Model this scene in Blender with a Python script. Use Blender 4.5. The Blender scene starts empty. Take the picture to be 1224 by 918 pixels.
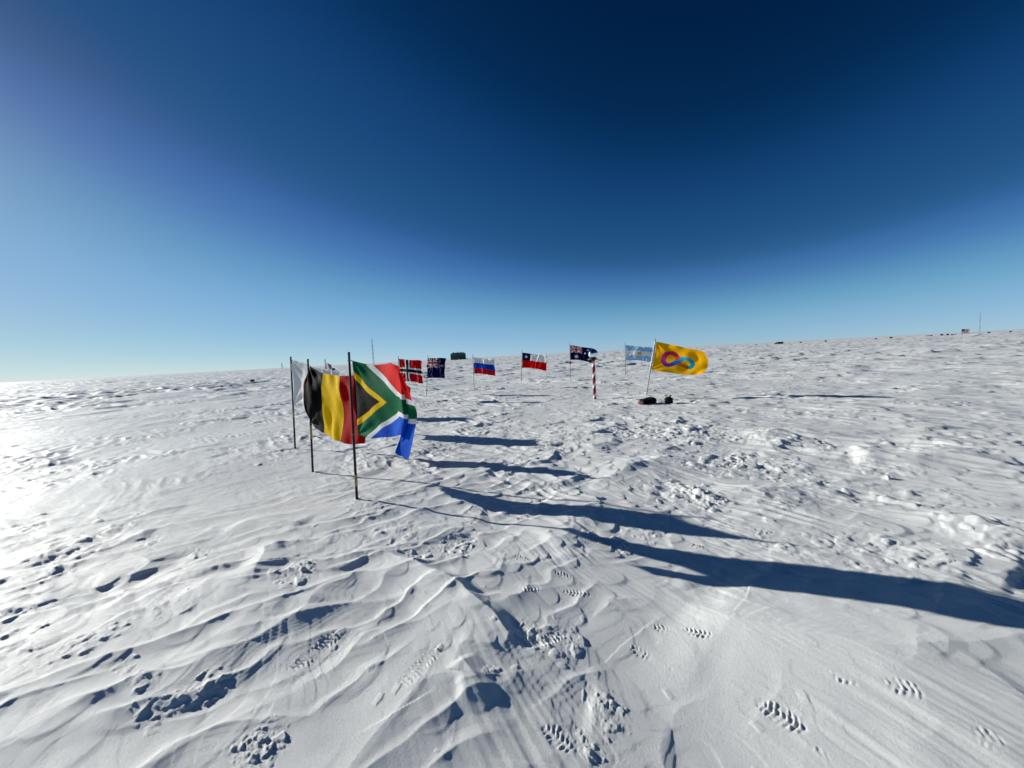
import bpy, math, random
import numpy as np
from mathutils import Matrix, Vector

R = math.radians
random.seed(7)
scene = bpy.context.scene
COL = scene.collection

# ------------------------------------------------------------------ camera
F_PX, EYE = 460.0, 1.65            # focal length in pixels of a 1224 px wide frame; eye height
ROLL, PITCH = R(3.0), R(4.2)
SUN_EL, SUN_AZ = R(17.8), R(64.5)  # azimuth to the left of straight ahead
cr, sr, cp, sp = math.cos(ROLL), math.sin(ROLL), math.cos(PITCH), math.sin(PITCH)


def ray(px, py):
    x = (px - 612) / F_PX
    y = -(py - 459) / F_PX
    X = x * cr + y * sr
    Y = -x * sr + y * cr
    return np.array([X, cp + Y * sp, -sp + Y * cp])


def gnd(px, py, z=0.0):
    """where the sight line through a point of the photo meets the ground"""
    d = ray(px, py)
    t = (z - EYE) / d[2]
    return d * t + np.array([0, 0, EYE])


def at_depth(px, py, Y):
    d = ray(px, py)
    return d * (Y / d[1]) + np.array([0, 0, EYE])


cam_d = bpy.data.cameras.new('camera')
cam = bpy.data.objects.new('camera', cam_d)
COL.objects.link(cam)
cam_d.sensor_fit = 'HORIZONTAL'
cam_d.sensor_width = 36
cam_d.lens = F_PX / 1224 * 36
cam_d.clip_start = 0.05
cam_d.clip_end = 30000
fwd = Vector((0, cp, -sp))
up0 = Vector((0, sp, cp))
xa = Vector((1, 0, 0))
right = xa * cr - up0 * sr
up = xa * sr + up0 * cr
m = Matrix.Identity(4)
for i in range(3):
    m[i][0], m[i][1], m[i][2] = right[i], up[i], -fwd[i]
m[0][3], m[1][3], m[2][3] = 0, 0, EYE
cam.matrix_world = m
scene.camera = cam

# ------------------------------------------------------------------ world, sun
W = bpy.data.worlds.new('World')
scene.world = W
W.use_nodes = True
nt = W.node_tree
nt.nodes.clear()
sky = nt.nodes.new('ShaderNodeTexSky')
sky.sky_type = 'NISHITA'
sky.sun_disc = False
sky.sun_elevation = SUN_EL
sky.sun_rotation = -SUN_AZ
sky.altitude = 2800
sky.air_density = 0.6
sky.dust_density = 0.6
sky.ozone_density = 4.0
# thin, dry polar air: deepen the contrast of the sky between zenith and horizon
scl = nt.nodes.new('ShaderNodeVectorMath')
scl.operation = 'SCALE'
scl.inputs['Scale'].default_value = 1 / 14.0
g_in = nt.nodes.new('ShaderNodeGamma')
g_in.inputs[1].default_value = 0.5
cur = nt.nodes.new('ShaderNodeRGBCurve')
g_out = nt.nodes.new('ShaderNodeGamma')
g_out.inputs[1].default_value = 2.0
SKY_CURVES = (((.10, .01), (.141, .03), (.173, .088), (.211, .15), (.235, .224), (.345, .455), (.397, .51), (.60, .66), (.76, .75), (1, .84)),
              ((.15, .07), (.208, .136), (.254, .235), (.312, .323), (.343, .40), (.447, .615), (.544, .69), (.886, .854), (1, .88)),
              ((.25, .18), (.327, .268), (.396, .424), (.470, .510), (.518, .632), (.638, .775), (.704, .825), (.90, .86), (1, .87)))
for ci, pts in enumerate(SKY_CURVES):
    c = cur.mapping.curves[ci]
    for p in pts[:-1]:
        c.points.new(*p)
    c.points[-1].location = pts[-1]
cur.mapping.update()
bg = nt.nodes.new('ShaderNodeBackground')
SKY_STRENGTH = 0.12
sup = nt.nodes.new('ShaderNodeVectorMath')
sup.operation = 'SCALE'
sup.inputs['Scale'].default_value = 0.87 / SKY_STRENGTH
bg.inputs['Strength'].default_value = SKY_STRENGTH
out = nt.nodes.new('ShaderNodeOutputWorld')
for a_, b_ in ((sky.outputs[0], scl.inputs[0]), (scl.outputs[0], g_in.inputs[0]), (g_in.outputs[0], cur.inputs['Color']),
               (cur.outputs[0], g_out.inputs[0]), (g_out.outputs[0], sup.inputs[0]), (sup.outputs[0], bg.inputs[0]),
               (bg.outputs[0], out.inputs[0])):
    nt.links.new(a_, b_)

sd = bpy.data.lights.new('sun', 'SUN')
sd.energy = 5.0
sd.angle = R(0.53)
sd.color = (1.0, 0.985, 0.91)
so = bpy.data.objects.new('sun', sd)
COL.objects.link(so)
sun_dir = Vector((-math.sin(SUN_AZ) * math.cos(SUN_EL), math.cos(SUN_AZ) * math.cos(SUN_EL), math.sin(SUN_EL)))
so.rotation_euler = (-sun_dir).to_track_quat('-Z', 'Y').to_euler()
so.location = (-20, 10, 12)

vs = scene.view_settings
vs.view_transform = 'Standard'
vs.look = 'None'
vs.gamma = 1.0
vs.exposure = 0.2

# ------------------------------------------------------------------ noise
_rng = np.random.RandomState(11)
_perm = _rng.permutation(4096).astype(np.int32)
_ga = _rng.rand(4096).astype(np.float32) * 2 * np.pi
_gx, _gy = np.cos(_ga), np.sin(_ga)
_r1 = _rng.rand(4096).astype(np.float32)
_r2 = _rng.rand(4096).astype(np.float32)
_r3 = _rng.rand(4096).astype(np.float32)
_r4 = _rng.rand(4096).astype(np.float32)


def _hash(ix, iy, seed):
    return _perm[(_perm[(ix + seed * 131) & 4095] + iy) & 4095]


def perlin(x, y, seed=0):
    x0 = np.floor(x)
    y0 = np.floor(y)
    fx = (x - x0).astype(np.float32)
    fy = (y - y0).astype(np.float32)
    ix = x0.astype(np.int32)
    iy = y0.astype(np.int32)
    u = fx * fx * fx * (fx * (fx * 6 - 15) + 10)
    v = fy * fy * fy * (fy * (fy * 6 - 15) + 10)

    def g(dx, dy):
        h = _hash(ix + dx, iy + dy, seed)
        return _gx[h] * (fx - dx) + _gy[h] * (fy - dy)
    a = g(0, 0)
    b = g(1, 0)
    c = g(0, 1)
    d = g(1, 1)
    ab = a + (b - a) * u
    cd = c + (d - c) * u
    return (ab + (cd - ab) * v) * 1.4


def fbm(x, y, seed, octv=3, gain=0.5):
    s = 0
    a = 1.0
    for i in range(octv):
        s = s + a * perlin(x, y, seed + i)
        x, y = x * 2.03 + 3.1, y * 2.03 - 1.7
        a *= gain
    return s


def sstep(a, b, x):
    t = np.clip((x - a) / (b - a), 0, 1)
    return t * t * (3 - 2 * t)


# wind: blows to the right and towards the camera
WIND_A = R(-47)
wx, wy = math.cos(WIND_A), math.sin(WIND_A)


def tongues(u, v, L, Wd, seed, fill=0.75, drop=0.5):
    """overlapping wind scoured scales: gentle ramp, abrupt rounded nose downwind"""
    cu, cv = L * 0.55, Wd * 0.9
    gu = u / cu
    gv = v / cv
    iu = np.floor(gu).astype(np.int32)
    iv = np.floor(gv).astype(np.int32)
    best = np.zeros_like(u)
    for du in (-1, 0, 1, 2):
        for dv in (-1, 0, 1):
            hh = _hash(iu + du, iv + dv, seed)
            a0 = (iu + du + 0.1 + 0.8 * _r1[hh]) * cu
            b0 = (iv + dv + 0.1 + 0.8 * _r2[hh]) * cv
            k = 0.55 + 0.6 * _r3[hh]
            amp = np.where(_r4[hh] < fill, 0.45 + 0.55 * _r3[(hh * 7 + 3) & 4095], 0)
            w = Wd * k
            l = L * (0.6 + 0.5 * _r4[(hh * 5 + 1) & 4095])
            b = (v - b0) / w
            b2 = np.minimum(b * b, 1.0)
            nose = a0 - b2 * w * 0.9
            s = (u - nose) / l
            rise = np.clip(1 + s, 0, 1)
            rise = rise * rise * (1.5 - 0.5 * rise) * .82 + .18 * np.exp(np.minimum(s, 0) * 14)
            fall = np.clip(1 - np.maximum(s, 0) * l / (drop * Wd * (.45 + .9 * _r2[(hh * 11 + 7) & 4095])), 0, 1)
            prof = np.where(s < 0, rise, fall ** 1.5) * (1 - b2) ** 0.8 * amp
            best = np.maximum(best, prof)
    return best


def lumps(x, y, cell, seed, fill=0.6, prob=1.0):
    """angular crumbs of broken crust"""
    gx = x / cell
    gy = y / cell
    ix = np.floor(gx).astype(np.int32)
    iy = np.floor(gy).astype(np.int32)
    best = np.zeros_like(x)
    for dx in (-1, 0, 1):
        for dy in (-1, 0, 1):
            hh = _hash(ix + dx, iy + dy, seed)
            cx = ix + dx + _r1[hh]
            cy = iy + dy + _r2[hh]
            an = _r3[hh] * 6.283
            ca, sa = np.cos(an), np.sin(an)
            ex = (gx - cx) * ca + (gy - cy) * sa
            ey = -(gx - cx) * sa + (gy - cy) * ca
            rr = 0.3 + 0.45 * _r4[hh]
            sk = _r1[(hh * 17 + 9) & 4095] - .5
            d = np.maximum(np.maximum(np.abs(ex + .4 * sk * ey), np.abs(ey - .5 * sk * ex) * (1.1 + .8 * sk)), np.abs(.75 * ex + (.5 + sk) * ey) * 1.2 + .2 * np.abs(ey)) / rr
            k = np.where(_r4[(hh * 3 + 5) & 4095] < fill * prob, rr * (.4 + 1.2 * _r2[(hh * 13 + 1) & 4095] ** 2), 0)
            best = np.maximum(best, k * np.clip((1 - d) * 2.8, 0, 1) * (.75 + .45 * ex / rr))
    return best


# --- crests, prints and rubble seen in the photo, put on the ground where they lie
def _g2(p):
    q = gnd(*p)
    return q[0], q[1]


CRESTS = [  # (points, height, sun-side width, lee width)
    ([(820, 722), (880, 752), (960, 778), (1040, 797), (1100, 802), (1224, 790), (1330, 770)], 0.15, 0.9, 0.42),
    ([(462, 668), (500, 684), (545, 712), (590, 748), (628, 782)], 0.085, 0.13, 0.16),
    ([(-60, 862), (60, 856), (185, 852), (222, 828), (243, 808), (285, 842), (345, 872), (420, 892)], 0.055, 0.35, 0.32),
    ([(240, 781), (300, 771), (350, 759), (368, 742), (380, 724)], 0.055, 0.36, 0.10),
    ([(-40, 732), (20, 730), (52, 727), (90, 738), (150, 716), (170, 708)], 0.05, 0.35, 0.11),
    ([(75, 747), (130, 740), (165, 716), (240, 717), (330, 722), (378, 724)], 0.05, 0.33, 0.10),
    ([(100, 694), (165, 692), (178, 678), (160, 672)], 0.05, 0.30, 0.09),
    ([(304, 712), (306, 688), (316, 664), (345, 655)], 0.06, 0.20, 0.12),
    ([(180, 690), (225, 697), (285, 684)], 0.05, 0.40, 0.10),
    ([(548, 800), (562, 815), (570, 826), (540, 835)], 0.05, 0.20, 0.07),
    ([(640, 655), (720, 662), (800, 690), (830, 715)], 0.05, 0.45, 0.18),
    ([(690, 840), (740, 850), (820, 880)], 0.03, 0.5, 0.15),
    ([(880, 800), (940, 815), (1020, 820), (1130, 812)], 0.025, 0.4, 0.10),
    ([(282, 628), (330, 630), (370, 628)], 0.07, 0.35, 0.16),
    ([(0, 560), (40, 552), (75, 556)], 0.12, 0.6, 0.35),
    ([(455, 640), (520, 640), (560, 650)], 0.05, 0.3, 0.10),
    ([(700, 588), (760, 560), (810, 545)], 0.10, 0.45, 0.30),
    ([(860, 590), (935, 585), (990, 580)], 0.07, 0.5, 0.25),
    ([(1010, 545), (1080, 550), (1190, 548)], 0.16, 0.7, 0.35),
    ([(1110, 610), (1180, 640), (1240, 662)], 0.08, 0.5, 0.25),
    ([(1105, 655), (1160, 690), (1224, 712)], 0.06, 0.5, 0.2),
    ([(905, 530), (930, 518), (985, 520)], 0.12, 0.6, 0.3),
]
CRESTS = [(np.array([_g2(p) for p in pts]), a, w1, w2) for pts, a, w1, w2 in CRESTS]

PRINTS = [  # photo point of the heel, photo point of the toe, width (m)
    ((478, 835), (528, 783), .10), ((640, 778), (672, 758), .09), ((622, 712), (646, 706), .08),
    ((660, 688), (686, 694), .09), ((672, 708), (706, 712), .08), ((752, 768), (786, 782), .085),
    ((780, 746), (802, 750), .075), ((818, 752), (852, 764), .085), ((790, 795), (806, 803), .08),
    ((992, 820), (1028, 832), .085), ((904, 838), (964, 876), .10), ((1052, 836), (1124, 862), .10),
    ((962, 898), (994, 912), .09), ((600, 664), (636, 676), .085), ((820, 650), (850, 660), .08),
    ((344, 815), (410, 764), .10), ((650, 866), (688, 892), .09), ((684, 652), (706, 656), .08),
    ((540, 708), (556, 704), .07), ((900, 634), (925, 640), .08), ((1160, 900), (1204, 918), .1),
]
PRINTS = [(_g2(a), _g2(b), w) for a, b, w in PRINTS]

RUBBLE = [  # photo point, radius (m), lump height
    ((75, 655), .28, .05), ((98, 668), .30, .05), ((60, 688), .22, .04), ((40, 632), .25, .05), ((164, 615), .10, .07),
    ((128, 640), .30, .035), ((240, 664), .14, .05), ((362, 690), .14, .06), ((345, 706), .18, .035), ((180, 652), .2, .03),
    ((20, 752), .22, .03), ((48, 760), .10, .05), ((105, 782), .16, .03), ((140, 768), .12, .03), ((185, 740), .22, .02),
    ((225, 738), .10, .02), ((152, 712), .10, .03), ((150, 818), .09, .02), ((166, 838), .12, .03), ((205, 856), .14, .025),
    ((250, 834), .12, .03), ((318, 905), .14, .035), ((300, 912), .12, .02), ((20, 800), .2, .02), ((30, 816), .15, .015),
    ((549, 658), .22, .06), ((500, 672), .16, .04), ((480, 650), .25, .03), ((722, 838), .12, .03), ((702, 882), .10, .03),
    ((660, 762), .2, .03), ((735, 652), .18, .05), ((712, 645), .12, .05), ((815, 590), .5, .08), ((835, 597), .3, .10),
    ((590, 810), .06, .03), ((440, 612), .3, .03), ((510, 628), .4, .025), ((600, 560), .5, .03), ((450, 640), .3, .03),
    ((860, 550), .8, .07), ((820, 520), 1.2, .09), ((900, 560), .8, .06), ((960, 535), .8, .06), ((890, 640), .4, .03),
    ((1000, 660), .6, .035), ((1080, 665), .5, .04), ((1195, 640), .5, .06), ((1215, 668), .4, .06), ((1050, 560), .5, .05),
    ((380, 566), .25, .03), ((430, 602), .18, .03), ((770, 640), .2, .03), ((930, 600), .5, .03), ((1000, 590), .6, .03),
    ((1100, 595), .5, .04), ((720, 520), .8, .04), ((660, 535), .8, .04), ((1110, 540), .5, .06),
]
RUBBLE = [(_g2(p), r, a) for p, r, a in RUBBLE]
CALM = [((80, 600), .9), ((200, 560), 1.6), ((320, 612), .9), ((250, 485), 3.5), ((100, 500), 4.0), ((20, 520), 3.0), ((250, 520), 2.2), ((300, 575), 1.4), ((120, 520), 2.5), ((1000, 800), .6), ((900, 850), .7), ((780, 860), .5), ((420, 880), .4)]
CALM = [(_g2(p), r) for p, r in CALM]


def terrain(x, y):
    x = np.asarray(x, dtype=np.float64).ravel()
    y = np.asarray(y, dtype=np.float64).ravel()
    r = np.hypot(x, y)
    h = np.zeros_like(x)
    # broad swells
    far = sstep(8, 60, r)
    h += 0.05 * perlin(x / 7.0, y / 7.0, 1) * (1 + 1.5 * far)
    h += 0.035 * perlin(x / 2.6 + 9, y / 2.6, 2)
    # domain warp gives the scales ragged outlines
    n1 = perlin(x / 0.9, y / 0.9, 3)
    n2 = perlin(x / 0.9 + 40, y / 0.9, 4)
    n3 = perlin(x / 0.28, y / 0.28, 5)
    n4 = perlin(x / 0.28 + 31, y / 0.28, 6)
    xw = x + 0.12 * n1 + 0.016 * n3
    yw = y + 0.12 * n2 + 0.016 * n4
    # the wind veers a little from place to place
    u = xw * wx + yw * wy
    v = -xw * wy + yw * wx
    calm = np.ones_like(x)
    for (cx, cy), rr in CALM:
        calm *= 1 - 0.75 * np.exp(-((x - cx) ** 2 + (y - cy) ** 2) / (rr * rr))
    left = sstep(0.8, -1.2, x) * sstep(7, 4.2, y)       # the scaly patch near left
    gate1 = sstep(-0.35, 0.5, perlin(x / 3.1 + 5, y / 3.1, 7))
    gate2 = sstep(-0.4, 0.4, perlin(x / 1.7 + 15, y / 1.7, 8))
    big = tongues(u, v, 3.0, 0.62, 12)
    mid = tongues(u + 3.3, v + 1.7, 1.45, 0.34, 17)
    h += calm * (0.02 + 0.05 * gate1 * (1 - 0.75 * left)) * big
    h += calm * (0.008 + 0.018 * gate2 * (1 - .5 * left) + 0.008 * left) * mid
    fine_zone = r < 14
    if fine_zone.any():
        i = np.nonzero(fine_zone)[0]
        ff = sstep(14, 9, r[i])
        sm = tongues(u[i] + 7.1, v[i] + .4, 0.60, 0.13, 23, fill=.7, drop=.45)
        h[i] += ff * calm[i] * (0.007 + 0.012 * gate1[i]) * sm
        # thin plates of crust with crisp edges, and carved laminations
        pl = fbm(u[i] / 1.5, v[i] / 0.62, 31, 3)
        st = pl * 4.0
        k = np.floor(st)
        f = st - k
        h[i] += ff * 0.0013 * (k + sstep(0.0, 0.10, f)) * sstep(-.2, .3, perlin(x[i] / .9 + 8, y[i] / .9, 38))
        # wind flutes
        fx, fy = math.cos(R(-64)), math.sin(R(-64))
        fl = (x[i] + .06 * n1[i]) * fx + (y[i] + .06 * n2[i]) * fy
        fv = -(x[i] + .06 * n1[i]) * fy + (y[i] + .06 * n2[i]) * fx
        fz = sstep(-.3, .4, perlin(x[i] / 1.1 + 3, y[i] / 1.1, 42)) * (.22 + .78 * sstep(-.7, .4, x[i])) * sstep(7, 3, y[i])
        h[i] += ff * fz * (0.007 * perlin(fl / 1.1, fv / 0.085, 41) + 0.0028 * perlin(fl / 0.5, fv / 0.03, 44))
    # long drifts near the camera: short faces towards the sun, long ones turned away from it
    i = np.nonzero(r < 5.2)[0]
    sx = .9 * x[i] - .43 * y[i] + .34 * perlin(x[i] / 1.6, y[i] / 1.6, 95) + .05 * n2[i]
    f = (sx + 1.57) / 2.1 + .19
    f = f - np.floor(f)
    pr = np.where(f < .38, sstep(0, .40, f) / sstep(0, .40, .38), np.clip((1 - f) / .62, 0, 1) ** 1.25)
    h[i] += .050 * (-1.2 - (.9 * x[i] - .43 * y[i])) * sstep(4.3, 2.6, r[i]) * sstep(1.9, .3, x[i])
    h[i] += .052 * (pr - .5) * sstep(5.2, 3.4, r[i]) * (.35 + .65 * sstep(1.8, .6, x[i]))
    # scalloped crests lying across the near left, sharp on top and hollow in front
    i = np.nonzero((r < 9) & (left > .01))[0]
    q = (y[i] * .86 - x[i] * .51) / .45 + .62 * perlin(x[i] / 1.1 + 2, y[i] / .9, 91) + .20 * perlin(x[i] / .36, y[i] / .30, 92)
    k = np.floor(q)
    f = q - k
    kk = k.astype(np.int32) & 4095
    ph = perlin(x[i] / .9 + _r1[kk] * 37, k * 1.7 + .3, 93)
    prof = np.where(f < .70, (f / .70), (1 - f) / .30)
    prof = prof ** 1.9
    h[i] += left[i] * calm[i] * .025 * prof * (.25 + .75 * sstep(-.45, .25, ph))
    # a second, finer set of sharp lipped scales over the whole near field
    i = np.nonzero(r < 8.5)[0]
    zone = (.30 + .70 * sstep(1.6, -.2, x[i])) * sstep(8.5, 5.5, r[i]) * (.35 + .65 * calm[i])
    q = (y[i] * .80 - x[i] * .60) / .23 + .85 * perlin(x[i] / .75 + 7, y[i] / .6, 111) + .28 * perlin(x[i] / .22, y[i] / .18, 112)
    k = np.floor(q)
    f = q - k
    ph = perlin(x[i] / .45 + _r2[k.astype(np.int32) & 4095] * 29, k * 1.3 + .7, 113)
    prof = np.where(f < .72, (f / .72), (1 - f) / .28) ** 1.8
    h[i] += zone * .0155 * prof * sstep(-.25, .35, ph)
    # small roughness, coarser with distance because fine dust fills the nearer ground
    for lam, a, r0, r1, sd_ in ((.075, .0055, 2.4, 14, 99), (.16, .013, 3.0, 28, 101), (.34, .024, 5, 45, 103), (.8, .050, 14, 110, 105), (2.0, .10, 35, 300, 107), (5, .22, 100, 900, 109)):
        i = np.nonzero((r > r0 * .7) & (r < r1))[0]
        e = sstep(r0 * .7, r0 * 1.6, r[i]) * sstep(r1, r1 * .6, r[i])
        n_ = perlin(u[i] / lam / 3.2, v[i] / lam * 1.1, sd_)
        m_ = perlin(x[i] / lam / 7 + 3, y[i] / lam / 7, sd_ + 1)
        h[i] += a * e * (1 - np.abs(n_) * 2.2) * (.10 + 1.2 * sstep(-.25, .45, m_)) * calm[i] * (1 - .8 * left[i])
    # crests
    tot = np.zeros_like(x)
    near = r < 14
    i = np.nonzero(near)[0]
    xx = x[i] + 0.03 * n3[i] + .05 * n1[i]
    yy = y[i] + 0.03 * n4[i] + .05 * n2[i]
    acc = np.zeros_like(xx)
    for P, a, w1, w2 in CRESTS:
        lo = P.min(0) - 1.0
        hi = P.max(0) + 1.0
        j = np.nonzero((xx > lo[0]) & (xx < hi[0]) & (yy > lo[1]) & (yy < hi[1]))[0]
        if not len(j):
            continue
        X, Y = xx[j], yy[j]
        bd = np.full(len(j), 1e9)
        bs = np.zeros(len(j))
        bt = np.zeros(len(j))
        n = len(P) - 1
        for s in range(n):
            ax, ay = P[s]
            bx, by = P[s + 1]
            ex, ey = bx - ax, by - ay
            l2 = ex * ex + ey * ey
            t = np.clip(((X - ax) * ex + (Y - ay) * ey) / l2, 0, 1)
            dx, dy = X - ax - t * ex, Y - ay - t * ey
            d = np.hypot(dx, dy)
            # + on the side of the sun and wind
            sd_ = np.sign(dx * (-0.5) + dy * 0.85)
            mk = d < bd
            bd = np.where(mk, d, bd)
            bs = np.where(mk, sd_, bs)
            bt = np.where(mk, (s + t) / n, bt)
        w = np.where(bs > 0, w1, w2 * 2.6)
        q = np.clip(1 - bd / w, 0, 1)
        prof = np.where(bs > 0, q * q * (1.5 - 0.5 * q), q ** 1.5)
        env = sstep(0, .18, bt) * sstep(1, .82, bt)
        acc[j] = np.maximum(acc[j], .60 * a * prof * (0.25 + 0.75 * env))
    h[i] += acc
    # carved laminations: fine steps that follow the height like contour lines
    i = np.nonzero(r < 10)[0]
    t = h[i] / .0075 + .5 * perlin(x[i] / .5, y[i] / .5, 47)
    t = t - np.floor(t)
    h[i] += .0011 * (np.where(t < .25, t / .25, (1 - t) / .75)) * sstep(-.05, .4, perlin(x[i] / .8, y[i] / .8, 37)) * sstep(10, 6, r[i])
    # boot prints: packed treads left standing by the wind
    for pi, ((ax, ay), (bx, by), wd) in enumerate(PRINTS):
        ex, ey = bx - ax, by - ay
        L = math.hypot(ex, ey)
        ex, ey = ex / L, ey / L
        cx, cy = (ax + bx) / 2, (ay + by) / 2
        j = np.nonzero((np.abs(x - cx) < L + .2) & (np.abs(y - cy) < L + .2))[0]
        if not len(j):
            continue
        nn = perlin(x[j] / .04, y[j] / .04, 51)
        a = (x[j] - cx) * ex + (y[j] - cy) * ey
        b = -(x[j] - cx) * ey + (y[j] - cy) * ex
        e = (a / (L * .52)) ** 2 + (b / (wd * .5)) ** 2 + 0.45 * nn
        mk = sstep(1.0, 0.72, e) * sstep(-.85 + .6 * _r1[pi * 7], -.25 + .6 * _r1[pi * 7], perlin(x[j] / .13 + pi, y[j] / .13, 53))
        rib = np.sin((a + 0.35 * np.abs(b)) * 6.283 / 0.024 + 1.6 * nn)
        crs = np.sin(b * 6.283 / 0.034 + 2.2 * nn)
        t = np.clip(rib * 1.3 + .1, -.6, 1) * np.clip(.7 + .45 * crs, .1, 1) * np.clip(.7 + 1.1 * nn, 0.05, 1.1)
        h[j] += mk * (.5 + .6 * _r2[pi * 5]) * (0.0075 * t - 0.002)
    # broken crust
    lm = np.zeros_like(x)
    for (cx, cy), rr, a in RUBBLE:
        j = np.nonzero(((x - cx) ** 2 + (y - cy) ** 2) < (2.2 * rr) ** 2)[0]
        if not len(j):
            continue
        X = x[j] + 0.05 * n3[j]
        Y = y[j] + 0.05 * n4[j]
        aa = ((X - cx) * wx + (Y - cy) * wy) / 1.0
        bb = (-(X - cx) * wy + (Y - cy) * wx) / 0.8
        mk = np.exp(-(aa * aa + bb * bb) / (rr * rr) * 1.3) + .2 * n3[j]
        mk = sstep(.1, 1.0, mk)
        c = max(0.05, min(.16, rr * .35))
        h[j] += .36 * a * (lumps(X, Y, c * 1.2, 61, .7, mk) + .6 * lumps(X + 5, Y, c * .55, 63, .8, mk) + .3 * lumps(X + 2, Y + 3, c * .3, 65, .8, mk))
    # rough ground between the flags
    j = np.nonzero((r > 5) & (r < 90))[0]
    g = sstep(-.15, .5, perlin(x[j] / 2.2 + 60, y[j] / 1.5, 71) + .35 * perlin(x[j] / 9, y[j] / 9, 72)) * sstep(5, 9, r[j]) * calm[j] ** 1.5
    h[j] += (.030 * lumps(xw[j], yw[j], .26, 73, .4, g * .6) + .022 * lumps(xw[j] + 9, yw[j], .12, 74, .6, g * .8)) * sstep(90, 40, r[j])
    # stray crumbs blown about
    j = np.nonzero(r < 20)[0]
    h[j] += .006 * lumps(xw[j] + 4, yw[j], .035, 78, .010)
    # larger drifts far out
    j = np.nonzero(r > 12)[0]
    fr = sstep(12, 45, r[j])
    h[j] += fr * (0.20 * tongues(u[j], v[j], 5.0, 1.5, 81, .6) + 0.10 * perlin(x[j] / 5, y[j] / 3, 82))
    j = np.nonzero(r > 60)[0]
    fr = sstep(60, 200, r[j])
    h[j] += fr * (0.40 * tongues(u[j], v[j], 12, 3.6, 85, .5) + 0.2 * perlin(x[j] / 22, y[j] / 14, 86))
    j = np.nonzero(r > 400)[0]
    h[j] *= 1 - sstep(400, 1500, r[j]) * .8
    return h


def height(x, y):
    return float(terrain([x], [y])[0])


# ------------------------------------------------------------------ materials
def material(name):
    mt = bpy.data.materials.new(name)
    mt.use_nodes = True
    t = mt.node_tree
    b = t.nodes['Principled BSDF']
    return mt, t, b


def add(t, kind, **kw):
    n = t.nodes.new(kind)
    for k, val in kw.items():
        setattr(n, k, val)
    return n


def noise_node(t, scale, detail=2, vec=None):
    n = add(t, 'ShaderNodeTexNoise')
    n.inputs['Scale'].default_value = scale
    n.inputs['Detail'].default_value = detail
    if vec is not None:
        t.links.new(vec, n.inputs['Vector'])
    return n


def snow_material():
    mt, t, b = material('wind packed snow')
    geo = add(t, 'ShaderNodeNewGeometry')
    n = noise_node(t, 2.3, 3, geo.outputs['Position'])
    ramp = add(t, 'ShaderNodeValToRGB')
    ramp.color_ramp.elements[0].position = .35
    ramp.color_ramp.elements[0].color = (0.79, 0.80, 0.79, 1)
    ramp.color_ramp.elements[1].position = .7
    ramp.color_ramp.elements[1].color = (0.86, 0.865, 0.85, 1)
    t.links.new(n.outputs['Fac'], ramp.inputs['Fac'])
    t.links.new(ramp.outputs[0], b.inputs['Base Color'])
    b.inputs['Roughness'].default_value = 0.56
    b.inputs['Specular IOR Level'].default_value = 0.21
    # grains
    g1 = noise_node(t, 1100, 2, geo.outputs['Position'])
    g2 = noise_node(t, 75, 7, geo.outputs['Position'])
    g2.inputs['Roughness'].default_value = 0.82
    mx = add(t, 'ShaderNodeMath', operation='MULTIPLY_ADD')
    mx.inputs[1].default_value = 0.35
    t.links.new(g1.outputs['Fac'], mx.inputs[0])
    t.links.new(g2.outputs['Fac'], mx.inputs[2])
    bp = add(t, 'ShaderNodeBump')
    bp.inputs['Strength'].default_value = 0.75
    bp.inputs['Distance'].default_value = 0.0065
    t.links.new(mx.outputs[0], bp.inputs['Height'])
    t.links.new(bp.outputs[0], b.inputs['Normal'])
    return mt


def plain(name, col, rough=.6, metal=0.0, vary=.25, scale=18, spec=.3):
    mt, t, b = material(name)
    geo = add(t, 'ShaderNodeTexCoord')
    n = noise_node(t, scale, 3, geo.outputs['Object'])
    ramp = add(t, 'ShaderNodeValToRGB')
    ramp.color_ramp.elements[0].position = .3
    ramp.color_ramp.elements[0].color = tuple(c * (1 - vary) for c in col) + (1,)
    ramp.color_ramp.elements[1].position = .75
    ramp.color_ramp.elements[1].color = tuple(min(1, c * (1 + vary)) for c in col) + (1,)
    t.links.new(n.outputs['Fac'], ramp.inputs['Fac'])
    t.links.new(ramp.outputs[0], b.inputs['Base Color'])
    b.inputs['Roughness'].default_value = rough
    b.inputs['Metallic'].default_value = metal
    b.inputs['Specular IOR Level'].default_value = spec
    return mt


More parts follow.
